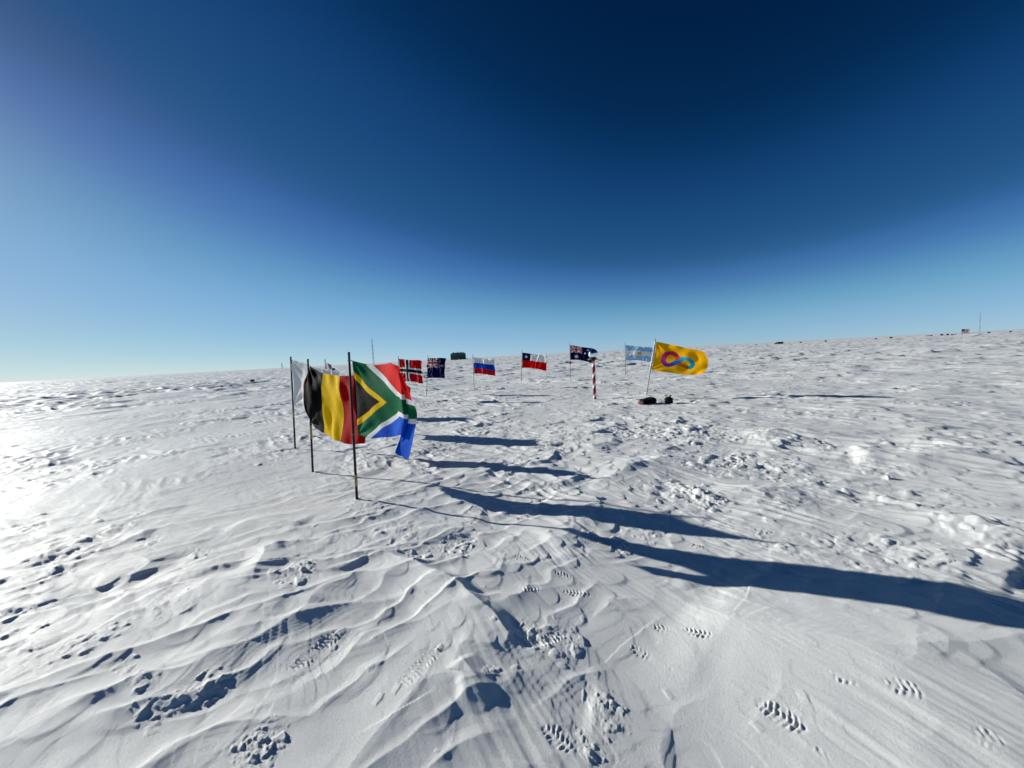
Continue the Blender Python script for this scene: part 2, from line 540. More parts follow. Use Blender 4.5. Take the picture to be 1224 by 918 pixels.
def cloth_material():
    mt = bpy.data.materials.new('flag nylon')
    mt.use_nodes = True
    t = mt.node_tree
    b = t.nodes['Principled BSDF']
    o = t.nodes['Material Output']
    at = add(t, 'ShaderNodeAttribute', attribute_name='dye')
    uv = add(t, 'ShaderNodeAttribute', attribute_name='weave')
    w1 = noise_node(t, 14, 4, uv.outputs['Vector'])
    hs = add(t, 'ShaderNodeMapRange')
    hs.inputs['To Min'].default_value = .82
    hs.inputs['To Max'].default_value = 1.12
    t.links.new(w1.outputs['Fac'], hs.inputs['Value'])
    mul = add(t, 'ShaderNodeVectorMath', operation='SCALE')
    t.links.new(at.outputs['Color'], mul.inputs[0])
    t.links.new(hs.outputs[0], mul.inputs['Scale'])
    t.links.new(mul.outputs[0], b.inputs['Base Color'])
    b.inputs['Roughness'].default_value = .75
    b.inputs['Specular IOR Level'].default_value = .08
    bp = add(t, 'ShaderNodeBump')
    bp.inputs['Strength'].default_value = .35
    bp.inputs['Distance'].default_value = .012
    w2 = noise_node(t, 26, 3, uv.outputs['Vector'])
    t.links.new(w2.outputs['Fac'], bp.inputs['Height'])
    t.links.new(bp.outputs[0], b.inputs['Normal'])
    tr = add(t, 'ShaderNodeBsdfTranslucent')
    t.links.new(mul.outputs[0], tr.inputs['Color'])
    t.links.new(bp.outputs[0], tr.inputs['Normal'])
    mix = add(t, 'ShaderNodeMixShader')
    mix.inputs[0].default_value = .38
    t.links.new(b.outputs[0], mix.inputs[1])
    t.links.new(tr.outputs[0], mix.inputs[2])
    t.links.new(mix.outputs[0], o.inputs['Surface'])
    return mt


M_SNOW = snow_material()
M_CLOTH = cloth_material()
M_BLACK = plain('black painted bamboo', (.006, .0055, .0055), .5)
M_TAPE = plain('faded yellow tape', (.36, .27, .09), .5)
M_GREYPOLE = plain('weathered grey pole', (.11, .10, .095), .5)
M_CORD = plain('cord', (.25, .24, .22), .8)
M_HEAD = plain('canvas heading', (.72, .70, .66), .8)
M_BAG = plain('black nylon bag', (.004, .004, .005), .7, spec=.12)
M_STRAP = plain('webbing', (.02, .02, .022), .8)
M_PINK = plain('faded pink fabric', (.55, .3, .25), .8)
M_CHROME = plain('mirror ball', (.85, .86, .88), .03, 1.0, vary=.02)
M_DARK = plain('dark steel', (.02, .02, .024), .4)
M_RED = plain('red stripe paint', (.24, .014, .012), .5)
M_WHITE = plain('white stripe paint', (.78, .76, .73), .5)
M_STEEL = plain('galvanised steel', (.22, .25, .29), .5)
M_GREEN = plain('dark green cladding', (.018, .045, .05), .6, scale=.4)
M_ROOF = plain('dark roof sheet', (.02, .035, .045), .5, scale=.4)
M_GLASS = plain('window glass', (.03, .04, .05), .15)
M_PALE = plain('pale door paint', (.35, .38, .36), .6)
M_WOOD = plain('dark crate wood', (.03, .026, .022), .8)


# ------------------------------------------------------------------ mesh helpers
class MB:
    def __init__(s):
        s.v = []
        s.f = []

    def box(s, c, d, rz=0.0, taper=1.0):
        b = len(s.v)
        ca, sa = math.cos(rz), math.sin(rz)
        for sz in (-1, 1):
            k = taper if sz > 0 else 1
            for sx, sy in ((-1, -1), (1, -1), (1, 1), (-1, 1)):
                x, y = sx * d[0] / 2 * k, sy * d[1] / 2 * k
                s.v.append((c[0] + x * ca - y * sa, c[1] + x * sa + y * ca, c[2] + sz * d[2] / 2))
        for q in ((0, 3, 2, 1), (4, 5, 6, 7), (0, 1, 5, 4), (1, 2, 6, 5), (2, 3, 7, 6), (3, 0, 4, 7)):
            s.f.append(tuple(b + i for i in q))
        return s

    def tube(s, pts, radii, n=10, cap=True):
        pts = [Vector(p) for p in pts]
        if not hasattr(radii, '__len__'):
            radii = [radii] * len(pts)
        rings = []
        for i, p in enumerate(pts):
            a = pts[max(i - 1, 0)]
            c = pts[min(i + 1, len(pts) - 1)]
            d = (c - a).normalized()
            e = d.cross(Vector((.31, .95, .02)))
            if e.length < 1e-3:
                e = d.cross(Vector((1, 0, 0)))
            e.normalize()
            f = d.cross(e)
            b = len(s.v)
            for k in range(n):
                t = 2 * math.pi * k / n
                s.v.append(tuple(p + (e * math.cos(t) + f * math.sin(t)) * radii[i]))
            rings.append(b)
        for i in range(len(rings) - 1):
            for k in range(n):
                a, c = rings[i], rings[i + 1]
                s.f.append((a + k, a + (k + 1) % n, c + (k + 1) % n, c + k))
        if cap:
            s.f.append(tuple(rings[0] + k for k in range(n))[::-1])
            s.f.append(tuple(rings[-1] + k for k in range(n)))
        return s

    def lathe(s, c, prof, n=32):
        rings = []
        for r_, z in prof:
            b = len(s.v)
            for k in range(n):
                t = 2 * math.pi * k / n
                s.v.append((c[0] + r_ * math.cos(t), c[1] + r_ * math.sin(t), c[2] + z))
            rings.append(b)
        for i in range(len(rings) - 1):
            for k in range(n):
                a, d = rings[i], rings[i + 1]
                s.f.append((a + k, a + (k + 1) % n, d + (k + 1) % n, d + k))
        s.f.append(tuple(rings[0] + k for k in range(n))[::-1])
        s.f.append(tuple(rings[-1] + k for k in range(n)))
        return s

    def build(s, name, mat, parent=None, smooth=True, mats=None, idx=None):
        me = bpy.data.meshes.new(name)
        me.from_pydata(s.v, [], s.f)
        if mats:
            for q in mats:
                me.materials.append(q)
            me.polygons.foreach_set('material_index', idx)
        else:
            me.materials.append(mat)
        if smooth:
            me.polygons.foreach_set('use_smooth', [True] * len(me.polygons))
            me.set_sharp_from_angle(angle=R(40))
        o = bpy.data.objects.new(name, me)
        COL.objects.link(o)
        if parent is not None:
            o.parent = parent
        return o


def tag(o, label=None, cat=None, group=None, kind=None):
    if label:
        o['label'] = label
    if cat:
        o['category'] = cat
    if group:
        o['group'] = group
    if kind:
        o['kind'] = kind
    return o


def empty(name, loc):
    o = bpy.data.objects.new(name, None)
    COL.objects.link(o)
    o.location = loc
    o.empty_display_size = .2
    return o


def grid_mesh(name, V, nr, nc, mat, wrap=False):
    me = bpy.data.meshes.new(name)
    me.vertices.add(nr * nc)
    me.vertices.foreach_set('co', np.ascontiguousarray(V, dtype=np.float32).ravel())
    cc = nc if wrap else nc - 1
    i, j = np.meshgrid(np.arange(nr - 1), np.arange(cc), indexing='ij')
    j2 = (j + 1) % nc
    q = np.stack([i * nc + j, i * nc + j2, (i + 1) * nc + j2, (i + 1) * nc + j], -1).reshape(-1, 4).astype(np.int32)
    n = len(q)
    me.loops.add(n * 4)
    me.loops.foreach_set('vertex_index', q.ravel())
    me.polygons.add(n)
    me.polygons.foreach_set('loop_start', np.arange(0, n * 4, 4, dtype=np.int32))
    me.polygons.foreach_set('loop_total', np.full(n, 4, dtype=np.int32))
    me.polygons.foreach_set('use_smooth', np.ones(n, dtype=bool))
    me.materials.append(mat)
    me.update(calc_edges=True)
    o = bpy.data.objects.new(name, me)
    COL.objects.link(o)
    return o


# ------------------------------------------------------------------ the snow
def build_snow():
    rr = [0.02, 0.25, 0.5]
    r = 0.75
    while r < 9000:
        rr.append(r)
        r *= 1 + (0.0032 if r < 5 else 0.0042 if r < 25 else .006 if r < 70 else .012 if r < 800 else .05)
    rr = np.array(rr)
    az = np.concatenate([np.arange(-62, 62, 0.115), np.arange(62, 100, .5), np.arange(100, 260, 2.0), np.arange(260, 298, .5)])
    az = np.radians(az)
    A, B = np.meshgrid(rr, az, indexing='ij')
    X = A * np.sin(B)
    Y = A * np.cos(B)
    Z = terrain(X, Y).reshape(X.shape)
    V = np.stack([X, Y, Z], -1)
    # azimuth runs clockwise, so the faces look up
    o = grid_mesh('snow', V[:, ::-1], len(rr), len(az), M_SNOW, wrap=True)
    tag(o, 'wind carved white snow plain with crests, boot prints and broken crust', 'snow', kind='structure')
    return o


build_snow()


# ------------------------------------------------------------------ flag dyes
def C(r, g, b):
    """display colour (0-255) of the cloth itself to scene linear"""
    c = np.array([r, g, b]) / 255.0
    return np.where(c <= .04045, c / 12.92, ((c + .055) / 1.055) ** 2.4)


WHITE, RED, BLUE, NAVY = C(232, 232, 230), C(190, 4, 18), C(0, 60, 175), C(8, 12, 66)
BLACKC, YEL, GRN, SKY = C(14, 14, 14), C(250, 200, 0), C(0, 100, 62), C(150, 196, 228)


def paint(base, u, v):
    a = np.empty(u.shape + (3,))
    a[...] = base
    return a


def star(u, v, cx, cy, rad, n=5, inner=.42, rot=0.0, asp=1.5):
    x = (u - cx) * asp
    y = -(v - cy)
    ang = np.arctan2(x, y) + rot
    rr_ = np.hypot(x, y)
    k = np.pi / n
    t = np.abs((ang + k) % (2 * k) - k)
    # star edge between tip (t=0, r=1) and notch (t=k, r=inner)
    tipx, tipy = 1.0, 0.0
    nx, ny = inner * np.cos(k), inner * np.sin(k)
    px, py = rr_ / rad * np.cos(t), rr_ / rad * np.sin(t)
    return ((nx - tipx) * (py - tipy) - (ny - tipy) * (px - tipx)) > 0


def union(a, u, v, asp=2.0):
    """crosses of the union flag over u,v in 0..1"""
    x = (u - .5) * asp
    y = (.5 - v)
    sel = (u >= 0) & (u <= 1) & (v >= 0) & (v <= 1)
    dl = math.hypot(asp, 1)
    d1 = (x * 1 - y * asp) / dl
    d2 = (x * 1 + y * asp) / dl
    a[sel] = NAVY * 1.2
    a[sel & ((np.abs(d1) < .1) | (np.abs(d2) < .1))] = WHITE
    a[sel & (np.where(x > 0, (d1 > 0), (d1 < 0)) & (np.abs(d1) < .067))] = RED
    a[sel & (np.where(x > 0, (d2 > 0), (d2 < 0)) & (np.abs(d2) < .067))] = RED
    a[sel & ((np.abs(x) < 1 / 6) | (np.abs(y) < 1 / 6))] = WHITE
    a[sel & ((np.abs(x) < .1) | (np.abs(y) < .1))] = RED
    return a


def dye_belgium(u, v):
    a = paint(BLACKC, u, v)
    a[u > 1 / 3] = YEL
    a[u > 2 / 3] = C(172, 4, 16)
    return a


def dye_za(u, v):
    a = paint(C(220, 10, 8), u, v)
    a[v > .5] = C(0, 84, 204)
    asp = 1.5
    d = np.where(u * asp < .5 * asp, 0, 0)
    # distance from the middle line of the Y
    x = u * asp
    y = np.abs(v - .5)
    arm = np.abs(y - (.5 - x * (.5 / .75))) * math.cos(math.atan(.5 / .75))
    arm = np.where(x > .75 + y * .6, 9, arm)
    bar = np.where(x > .70, y, 9)
    d = np.minimum(arm, bar)
    a[d < 1 / 6] = WHITE
    a[d < .1] = GRN
    # triangle at the hoist
    inner = (.5 - x * (.5 / .75)) - y
    edge = inner * math.cos(math.atan(.5 / .75))
    a[edge > 0.1 - .001] = YEL
    a[edge > 0.1 + .067] = BLACKC * 1.5
    return a


def dye_japan(u, v):
    a = paint(WHITE, u, v)
    a[np.hypot((u - .5) * 1.5, v - .5) < .3] = RED
    return a


def dye_uk(u, v):
    return union(paint(NAVY, u, v), u, v, 1.5)


def dye_norway(u, v):
    a = paint(C(190, 4, 20), u, v)
    x = u * 22
    y = v * 16
    a[((x > 6) & (x < 10)) | ((y > 6) & (y < 10))] = WHITE
    a[((x > 7) & (x < 9)) | ((y > 7) & (y < 9))] = C(10, 14, 44)
    return a


def dye_nz(u, v):
    a = paint(NAVY, u, v)
    union(a, u * 2, v * 2, 1.5)
    for cx, cy in ((.75, .2), (.75, .8), (.63, .42), (.86, .38)):
        a[star(u, v, cx, cy, .075)] = WHITE
        a[star(u, v, cx, cy, .05)] = RED
    return a


def dye_aus(u, v):
    a = paint(NAVY * .8, u, v)
    union(a, u * 2, v * 2, 1.5)
    a[star(u, v, .25, .76, .15, 7, .5)] = WHITE
    for cx, cy, rd in ((.75, .17, .07), (.75, .83, .07), (.63, .44, .07), (.86, .37, .07), (.80, .55, .045)):
        a[star(u, v, cx, cy, rd, 7, .5)] = WHITE
    return a


def dye_russia(u, v):
    a = paint(WHITE, u, v)
    a[v > 1 / 3] = C(0, 66, 180)
    a[v > 2 / 3] = C(200, 24, 30)
    return a


def dye_chile(u, v):
    a = paint(WHITE, u, v)
    a[v > .5] = C(214, 6, 10)
    a[(v < .5) & (u < 1 / 3)] = NAVY * 1.1
    a[star(u, v, 1 / 6, .25, .13)] = WHITE
    return a


def dye_argentina(u, v):
    a = paint(SKY, u, v)
    a[(v > 1 / 3) & (v < 2 / 3)] = WHITE
    a[star(u, v, .5, .5, .13, 16, .7)] = C(214, 164, 60)
    return a


def dye_us(u, v):
    a = paint(WHITE, u, v)
    a[(np.floor(v * 13) % 2) == 0] = C(170, 20, 36)
    k = (u < .4) & (v < 7 / 13)
    a[k] = NAVY
    for r_ in range(5):
        for c_ in range(6):
            a[k & star(u, v, .035 + c_ * .066, .05 + r_ * .11, .02)] = WHITE
    return a


def dye_france(u, v):
    a = paint(C(24, 44, 130), u, v)
    a[u > 1 / 3] = WHITE
    a[u > 2 / 3] = RED
    return a


def dye_loop(u, v):
    """golden flag with an open ribbon loop shading from pink through violet and blue to teal"""
    asp = 1.55
    a = paint(C(246, 178, 0), u, v)
    a[u < .028] = WHITE
    x = u * asp
    y = v
    pts = []
    # left ring (closed), then through the middle into the right hook
    key = [(.70, .50), (.66, .40), (.57, .33), (.46, .33), (.36, .40), (.325, .52), (.345, .66), (.43, .735), (.54, .71),
           (.64, .62), (.74, .50), (.84, .415), (.96, .40), (1.06, .45), (1.105, .54), (1.08, .64), (1.02, .69)]
    key = np.array(key)
    n = len(key)
    t = np.linspace(0, n - 1.001, 160)
    for tt in t:
        i = int(tt)
        f = tt - i
        p0, p1, p2, p3 = key[max(i - 1, 0)], key[i], key[min(i + 1, n - 1)], key[min(i + 2, n - 1)]
        pts.append(.5 * ((2 * p1) + (-p0 + p2) * f + (2 * p0 - 5 * p1 + 4 * p2 - p3) * f * f + (-p0 + 3 * p1 - 3 * p2 + p3) * f ** 3))
    pts = np.array(pts)
    best = np.full(u.shape, 9.0)
    par = np.zeros(u.shape)
    for k, p in enumerate(pts):
        d = np.hypot(x - p[0], y - p[1])
        mk = d < best
        best = np.where(mk, d, best)
        par = np.where(mk, k / 159, par)
    stops = np.array([0, .10, .22, .33, .42, .52, .62, .72, .85, 1])
    cols = np.array([C(226, 90, 60), C(220, 60, 80), C(190, 30, 90), C(214, 60, 130), C(120, 40, 130), C(40, 60, 160),
                     C(40, 140, 210), C(60, 190, 215), C(0, 150, 170), C(0, 130, 130)])
    col = np.stack([np.interp(par, stops, cols[:, k]) for k in range(3)], -1)
    # lower back of the right hook
    key2 = np.array([(.72, .60), (.80, .66), (.90, .68), (1.0, .70)])
    b2 = np.full(u.shape, 9.0)
    for k in range(3):
        for f in np.linspace(0, 1, 14):
            p = key2[k] * (1 - f) + key2[k + 1] * f
            b2 = np.minimum(b2, np.hypot(x - p[0], y - p[1]))
    a[b2 < .06] = C(222, 112, 24)
    mk = best < .068
    a[mk] = col[mk]
    return a


# ------------------------------------------------------------------ flags
def cat_rom(P, t):
    n = len(P)
    i = min(int(t), n - 2)
    f = t - i
    p1, p2 = P[i], P[i + 1]
    p0 = P[i - 1] if i > 0 else 2 * p1 - p2
    p3 = P[i + 2] if i + 2 < n else 2 * p2 - p1
    return .5 * ((2 * p1) + (-p0 + p2) * f + (2 * p0 - 5 * p1 + 4 * p2 - p3) * f * f + (-p0 + 3 * p1 - 3 * p2 + p3) * f ** 3)


def cloth_from_grid(G, nu, nv, folds):
    """G[row][col] sparse points of the cloth in space; smooth surface plus folds"""
    G = np.array(G, dtype=float)
    nr, nc = G.shape[:2]
    rows = np.array([[cat_rom(G[r_], u * (nc - 1)) for u in np.linspace(0, 1, nu)] for r_ in range(nr)])
    S = np.array([[cat_rom(rows[:, k], v * (nr - 1)) for k in range(nu)] for v in np.linspace(0, 1, nv)])
    U, Vv = np.meshgrid(np.linspace(0, 1, nu), np.linspace(0, 1, nv))
    N = np.cross(np.gradient(S, axis=1), np.gradient(S, axis=0))
    N /= np.linalg.norm(N, axis=-1, keepdims=True) + 1e-9
    d = folds(U, Vv)
    return S + N * d[..., None], U, Vv


def pole_part(root, base, top, mat, rad, nodes=True):
    b = Vector((0, 0, -.25))
    t = Vector(top) - Vector(base)
    pts, rads = [], []
    n = 9
    lean = t.normalized()
    start = -lean * .25
    for i in range(n):
        f = i / (n - 1)
        p = start.lerp(t, f)
        k = rad * (1.05 - .2 * f)
        if nodes:
            for dz, kk in ((-.012, 1), (0, 1.16), (.012, 1)):
                pts.append(p + lean * dz)
                rads.append(k * kk)
        else:
            pts.append(p)
            rads.append(k)
    return MB().tube(pts, rads, 12).build('pole', mat, root)


def band(root, base, top, f0, f1, rad, mat, name='tape_band'):
    t = Vector(top) - Vector(base)
    return MB().tube([t * f0, t * (f0 + (f1 - f0) * .5), t * f1], rad, 12).build(name, mat, root)


def ties(root, base, top, pts, rad):
    """short cord lashings that hold the cloth to the pole"""
    t = Vector(top) - Vector(base)
    L = t.length
    d = t.normalized()
    for p in pts:
        q = Vector(p) - Vector(base)
        c = d * q.dot(d)
        mb = MB()
        side = (q - c)
        ring = []
        e = d.cross(Vector((0, 1, .1))).normalized()
        f = d.cross(e)
        for k in range(13):
            a = 2 * math.pi * k / 12
            ring.append(c + (e * math.cos(a) + f * math.sin(a)) * (rad + .004))
        mb.tube(ring, .005, 6)
        mb.tube([c + side.normalized() * rad, q], .004, 6)
        mb.build('tie', M_CORD, root)


def finish_cloth(root, base, S, U, V, dye, name='cloth'):
    nv, nu = U.shape
    o = grid_mesh(name, S - np.array(base), nv, nu, M_CLOTH)
    me = o.data
    col = np.ones((nv * nu, 4), dtype=np.float32)
    # soften the dye borders a touch by averaging sub samples
    acc = 0
    du, dv = .25 / nu, .25 / nv
    for ou, ov in ((-du, -dv), (du, -dv), (-du, dv), (du, dv)):
        acc = acc + dye(U + ou, V + ov)
    col[:, :3] = (acc / 4).reshape(-1, 3)
    ca = me.color_attributes.new('dye', 'FLOAT_COLOR', 'POINT')
    ca.data.foreach_set('color', col.ravel())
    at = me.attributes.new('weave', 'FLOAT_VECTOR', 'POINT')
    uvw = np.stack([U * 1.5, V, np.zeros_like(U)], -1).astype(np.float32)
    at.data.foreach_set('vector', uvw.ravel())
    o.parent = root
    return o


def folds_fn(seed, amp, freq=2.2):
    rs = np.random.RandomState(seed)
    comps = []
    for k in range(6):
        fr = freq * (0.6 + .5 * k)
        comps.append((amp / (1 + .8 * k), fr, rs.uniform(-.7, .7) * fr * .5, rs.uniform(0, 6.28)))

    def fn(U, V):
        s = 0
        ramp = U ** .8
        for a, f, g, ph in comps:
            s = s + a * np.sin(6.283 * (f * U + g * V) + ph) * ramp
        # tension wrinkles fanning out of the two lashed corners
        for (cu, cv) in ((0, 0), (0, 1)):
            an = np.arctan2(np.abs(V - cv), U * 1.5 + .001)
            d = np.hypot(U * 1.5, V - cv)
            s = s + amp * .45 * np.sin(an * 11 + seed) * np.exp(-(d / .45) ** 2) * sstep(0.02, .2, d)
        return s
    return fn


def flag(label, base_px, top_px, dye, seed, hoist_px=None, L=1.4, Hh=.9, wind=(-37), amp=.06, sag=.1, lift=0.0, drop=.05,
         mat=M_GREYPOLE, rad=.013, grid=None, nu=150, nv=100, tape=None, knob=None, depth=None, heading=False, freq=2.2):
    b = gnd(*base_px) if depth is None else np.array(list(at_depth(base_px[0], base_px[1], depth)[:2]) + [0])
    b[2] = height(b[0], b[1])
    tp = at_depth(top_px[0], top_px[1], b[1])
    root = tag(empty('flag', tuple(b)), label, 'flag', 'flags on poles in the snow')
    pole_part(root, b, tp, mat, rad)
    tv = tp - b
    tl = np.linalg.norm(tv)
    if grid is not None:
        G = [[at_depth(p[0], p[1], p[2]) for p in row] for row in grid]
    else:
        w = np.array([math.cos(R(wind)), math.sin(R(wind)), 0])
        h0 = tp - tv / tl * drop
        h1 = h0 - tv / tl * Hh
        off = w * (rad + .012)
        G = []
        rs = np.random.RandomState(seed + 100)
        for v in (0, 1 / 3, 2 / 3, 1):
            row = []
            for u in (0, .2, .4, .6, .8, 1):
                p = h0 + (h1 - h0) * v + off + w * L * u
                p = p + np.array([0, 0, -sag * u * u + lift * u * (1 - v) - sag * .6 * math.sin(math.pi * u) * (1 - v) * .5])
                p = p + np.array([0, 0, rs.uniform(-.02, .02) * u])
                row.append(p)
            G.append(row)
    S, U, V = cloth_from_grid(G, nu, nv, folds_fn(seed, amp, freq))
    finish_cloth(root, b, S, U, V, dye)
    ties(root, b, tp, [S[0, 0], S[-1, 0]] + ([S[nv // 2, 0]] if grid is None else []), rad)
    if tape:
        for f0, f1 in tape:
            band(root, b, tp, f0, f1, rad * 1.12, M_TAPE)
    if knob:
        t = Vector(tv)
        c = t * knob
        MB().lathe(tuple(c), [(.012, -.06), (.05, -.045), (.06, 0), (.05, .045), (.012, .06)], 12).build('cleat', M_DARK, root)
    if heading:
        mb = MB()
        k = [Vector(S[i, 0] - b) for i in range(0, nv, 8)]
        mb.tube(k, rad + .012, 10)
        mb.build('heading', M_HEAD, root)
    return root


ZA_Y = gnd(427, 600)[1]
za = [[(421, 431, 0), (443, 436, -.18), (457, 435, -.36), (467, 433.5, -.62), (475, 438, -.80), (482, 447, -.92), (490, 464, -1.10)],
      [(422.5, 462, 0), (438, 464, -.18), (455, 466, -.46), (471, 467, -.68), (481, 471, -.92), (486, 474, -.92), (495, 481, -1.10)],
      [(424.5, 492, 0), (440, 495, -.24), (457, 495, -.44), (474, 497, -.70), (485, 500, -.94), (484, 505, -.76), (498, 507, -1.02)],
      [(428, 519, 0), (441, 524, -.22), (456, 523, -.46), (471, 522, -.68), (481, 521, -.86), (474, 541, -.80), (487, 549, -1.00)]]
za = [[(x, y, ZA_Y - .02 + d * .86) for x, y, d in r_] for r_ in za]
flag('nearest flag, with green Y, red top and blue bottom, on a black pole', (427, 600), (417, 422), dye_za, 3,
     mat=M_BLACK, rad=.0155, grid=za, amp=.026, nu=240, nv=170, tape=((.085, .165), ))

BE_Y = gnd(374, 565)[1]
be = [[(370.5, 437, 0), (379, 443, -.15), (390, 447, -.36), (404, 449, -.52), (418, 449, -.72), (432, 447, -.88)],
      [(363.5, 462, -.10), (375, 465, -.26), (388, 467, -.34), (403, 470, -.56), (420, 472, -.70), (436, 474, -.90)],
      [(364, 487, -.10), (377, 489, -.24), (390, 494, -.38), (405, 497, -.52), (423, 500, -.74), (440, 502, -.86)],
      [(373, 506, 0), (381, 513, -.16), (390, 520, -.36), (401, 526, -.54), (418, 531, -.70), (438, 530, -.90)]]
be = [[(x, y, BE_Y - .02 + d * 1.18) for x, y, d in r_] for r_ in be]
flag('flag of black, yellow and red vertical bands bellying over its black pole', (374, 565), (368, 430), dye_belgium, 5,
     mat=M_BLACK, rad=.0155, grid=be, amp=.034, nu=200, nv=140, tape=((.30, .42), ))

flag('white flag on a black pole, leftmost of all the flags', (353, 538), (347.5, 427), dye_japan, 8, L=1.55, wind=-36, amp=.05,
     sag=.26, mat=M_BLACK, rad=.0165, tape=((.34, .43), ), nu=120, nv=90)
flag('dark union flag with white diagonals showing just above the black yellow red flag', (392, 497), (388.5, 430), dye_uk, 12,
     L=1.3, wind=-50, amp=.06, sag=.32, mat=M_BLACK, rad=.014, nu=120, nv=90)
flag('striped flag hidden behind the green Y flag, known by its shadow on the snow', (430, 517), (424, 440), dye_france, 14,
     L=1.1, wind=-52, amp=.05, sag=.2, mat=M_BLACK, rad=.014, nu=90, nv=60)
flag('red flag with a dark blue cross edged white, beside the union ensign', (479, 481), (476, 426), dye_norway, 15, L=1.35, wind=-34,
     amp=.05, sag=.12, drop=.10, nu=150, nv=110)
flag('navy ensign with union canton and red stars, left of the white blue red flag', (510, 474), (511.5, 425), dye_nz, 19, L=1.1, wind=-36,
     amp=.07, sag=.04, drop=.11, knob=.74, nu=150, nv=110)
flag('flag of white, blue and red horizontal bands on a thin pole', (567, 467), (565, 424), dye_russia, 23, L=1.2, wind=-30, amp=.09,
     sag=.16, drop=.12, nu=130, nv=90, Hh=.82)
flag('white and red flag with a white star on its navy corner', (623, 458), (624, 419), dye_chile, 27, L=1.5, wind=-25, amp=.08,
     sag=.22, drop=.12, nu=150, nv=100)
flag('navy ensign with white stars, partly behind the mirror ball of the striped post', (682, 454), (681, 410), dye_aus, 31, L=1.45, wind=-24,
     amp=.06, sag=.30, drop=.12, knob=.45, nu=160, nv=110)
flag('pale blue and white flag with a gold sun, half behind the golden flag', (748, 449), (747, 410), dye_argentina, 36, L=1.7, wind=-20,
     amp=.09, sag=.22, drop=.14, nu=150, nv=100, Hh=.95)
YE_Y = gnd(773, 476)[1]
ye = [[(783, 408), (796, 410.5), (808, 413), (820, 416), (832, 418), (842, 420.5)],
      [(781.3, 419), (794, 421), (808, 423.5), (821, 427), (834, 429.5), (846.5, 430)],
      [(779.2, 430.5), (792, 433), (806, 435), (820, 438), (833, 440), (845.5, 440)],
      [(777.2, 441.5), (790, 444), (804, 446), (818, 447.5), (830, 448), (841, 448)]]
ye = [[(x, y, YE_Y - .02 - k * .19 + (.05 if (k + r_) % 2 else 0)) for k, (x, y) in enumerate(row)] for r_, row in enumerate(ye)]
flag('golden flag with a pink to teal open ribbon loop on a leaning pole', (773, 476), (783.5, 405), dye_loop, 41, grid=ye, amp=.042,
     nu=260, nv=180, heading=True, rad=.012, freq=1.3)
flag('small far striped flag with navy corner at the right horizon', (1149.5, 396), (1149.5, 393.2), dye_us, 45, depth=80, L=1.5, wind=-5,
     amp=.05, sag=.05, drop=.05, nu=90, nv=60)


# ------------------------------------------------------------------ striped post with mirror ball
def post():
    b = gnd(711, 478)
    b[2] = height(b[0], b[1])
    root = tag(empty('ceremonial_post', tuple(b)), 'red and white striped post topped by a mirror ball', 'post')
    Hp = 1.36
    rad = .052
    n, m_ = 24, 90
    v, f, idx = [], [], []
    for i in range(m_ + 1):
        z = -.2 + (Hp + .2) * i / m_
        for k in range(n):
            a = 2 * math.pi * (k + i * 1.15) / n
            v.append((rad * math.cos(a), rad * math.sin(a), z))
    for i in range(m_):
        for k in range(n):
            f.append((i * n + k, i * n + (k + 1) % n, (i + 1) * n + (k + 1) % n, (i + 1) * n + k))
            idx.append(0 if (k % 24) < 16 else 1)
    mb = MB()
    mb.v, mb.f = v, f
    mb.build('shaft', None, root, mats=[M_RED, M_WHITE], idx=idx)
    MB().lathe((0, 0, Hp), [(.058, -.05), (.064, -.03), (.15, -.012), (.158, .005), (.15, .025), (.06, .03)], 32).build('collar', M_DARK, root)
    r_ = .165
    prof = [(r_ * math.sin(math.pi * k / 32) + 1e-4, r_ * -math.cos(math.pi * k / 32)) for k in range(33)]
    MB().lathe((0, 0, Hp + .015 + r_), prof, 48).build('mirror_ball', M_CHROME, root)


post()


# ------------------------------------------------------------------ bags by the golden flag
def blob(name, c, dims, seed, mat, parent, rz=0.0, sag=.25):
    v, f = [], []
    n, m_ = 28, 16
    for i in range(m_ + 1):
        th = math.pi * i / m_
        for k in range(n):
            ph = 2 * math.pi * k / n
            x, y, z = math.sin(th) * math.cos(ph), math.sin(th) * math.sin(ph), math.cos(th)
            # superellipsoid, slumped and creased
            def pw(t, e):
                return math.copysign(abs(t) ** e, t)
            x, y, z = pw(x, .75), pw(y, .75), pw(z, .8)
            q = float(perlin(np.array([x * 1.7 + seed * 3.1 + z]), np.array([y * 1.7 + z * .8]), seed)[0])
            q2 = float(perlin(np.array([x * 4.5 + seed]), np.array([y * 4.5 + z * 4]), seed + 3)[0])
            s = 1 + .22 * q + .07 * q2
            v.append((x * s, y * s, z * s * (1 - sag * (z > 0) * (x * x))))
    for i in range(m_):
        for k in range(n):
            f.append((i * n + k, (i + 1) * n + k, (i + 1) * n + (k + 1) % n, i * n + (k + 1) % n))
    ca, sa = math.cos(rz), math.sin(rz)
    mb = MB()
    for x, y, z in v:
        x, y, z = x * dims[0] / 2, y * dims[1] / 2, z * dims[2] / 2
        mb.v.append((c[0] + x * ca - y * sa, c[1] + x * sa + y * ca, c[2] + z))
    mb.f = f
    return mb.build(name, mat, parent)


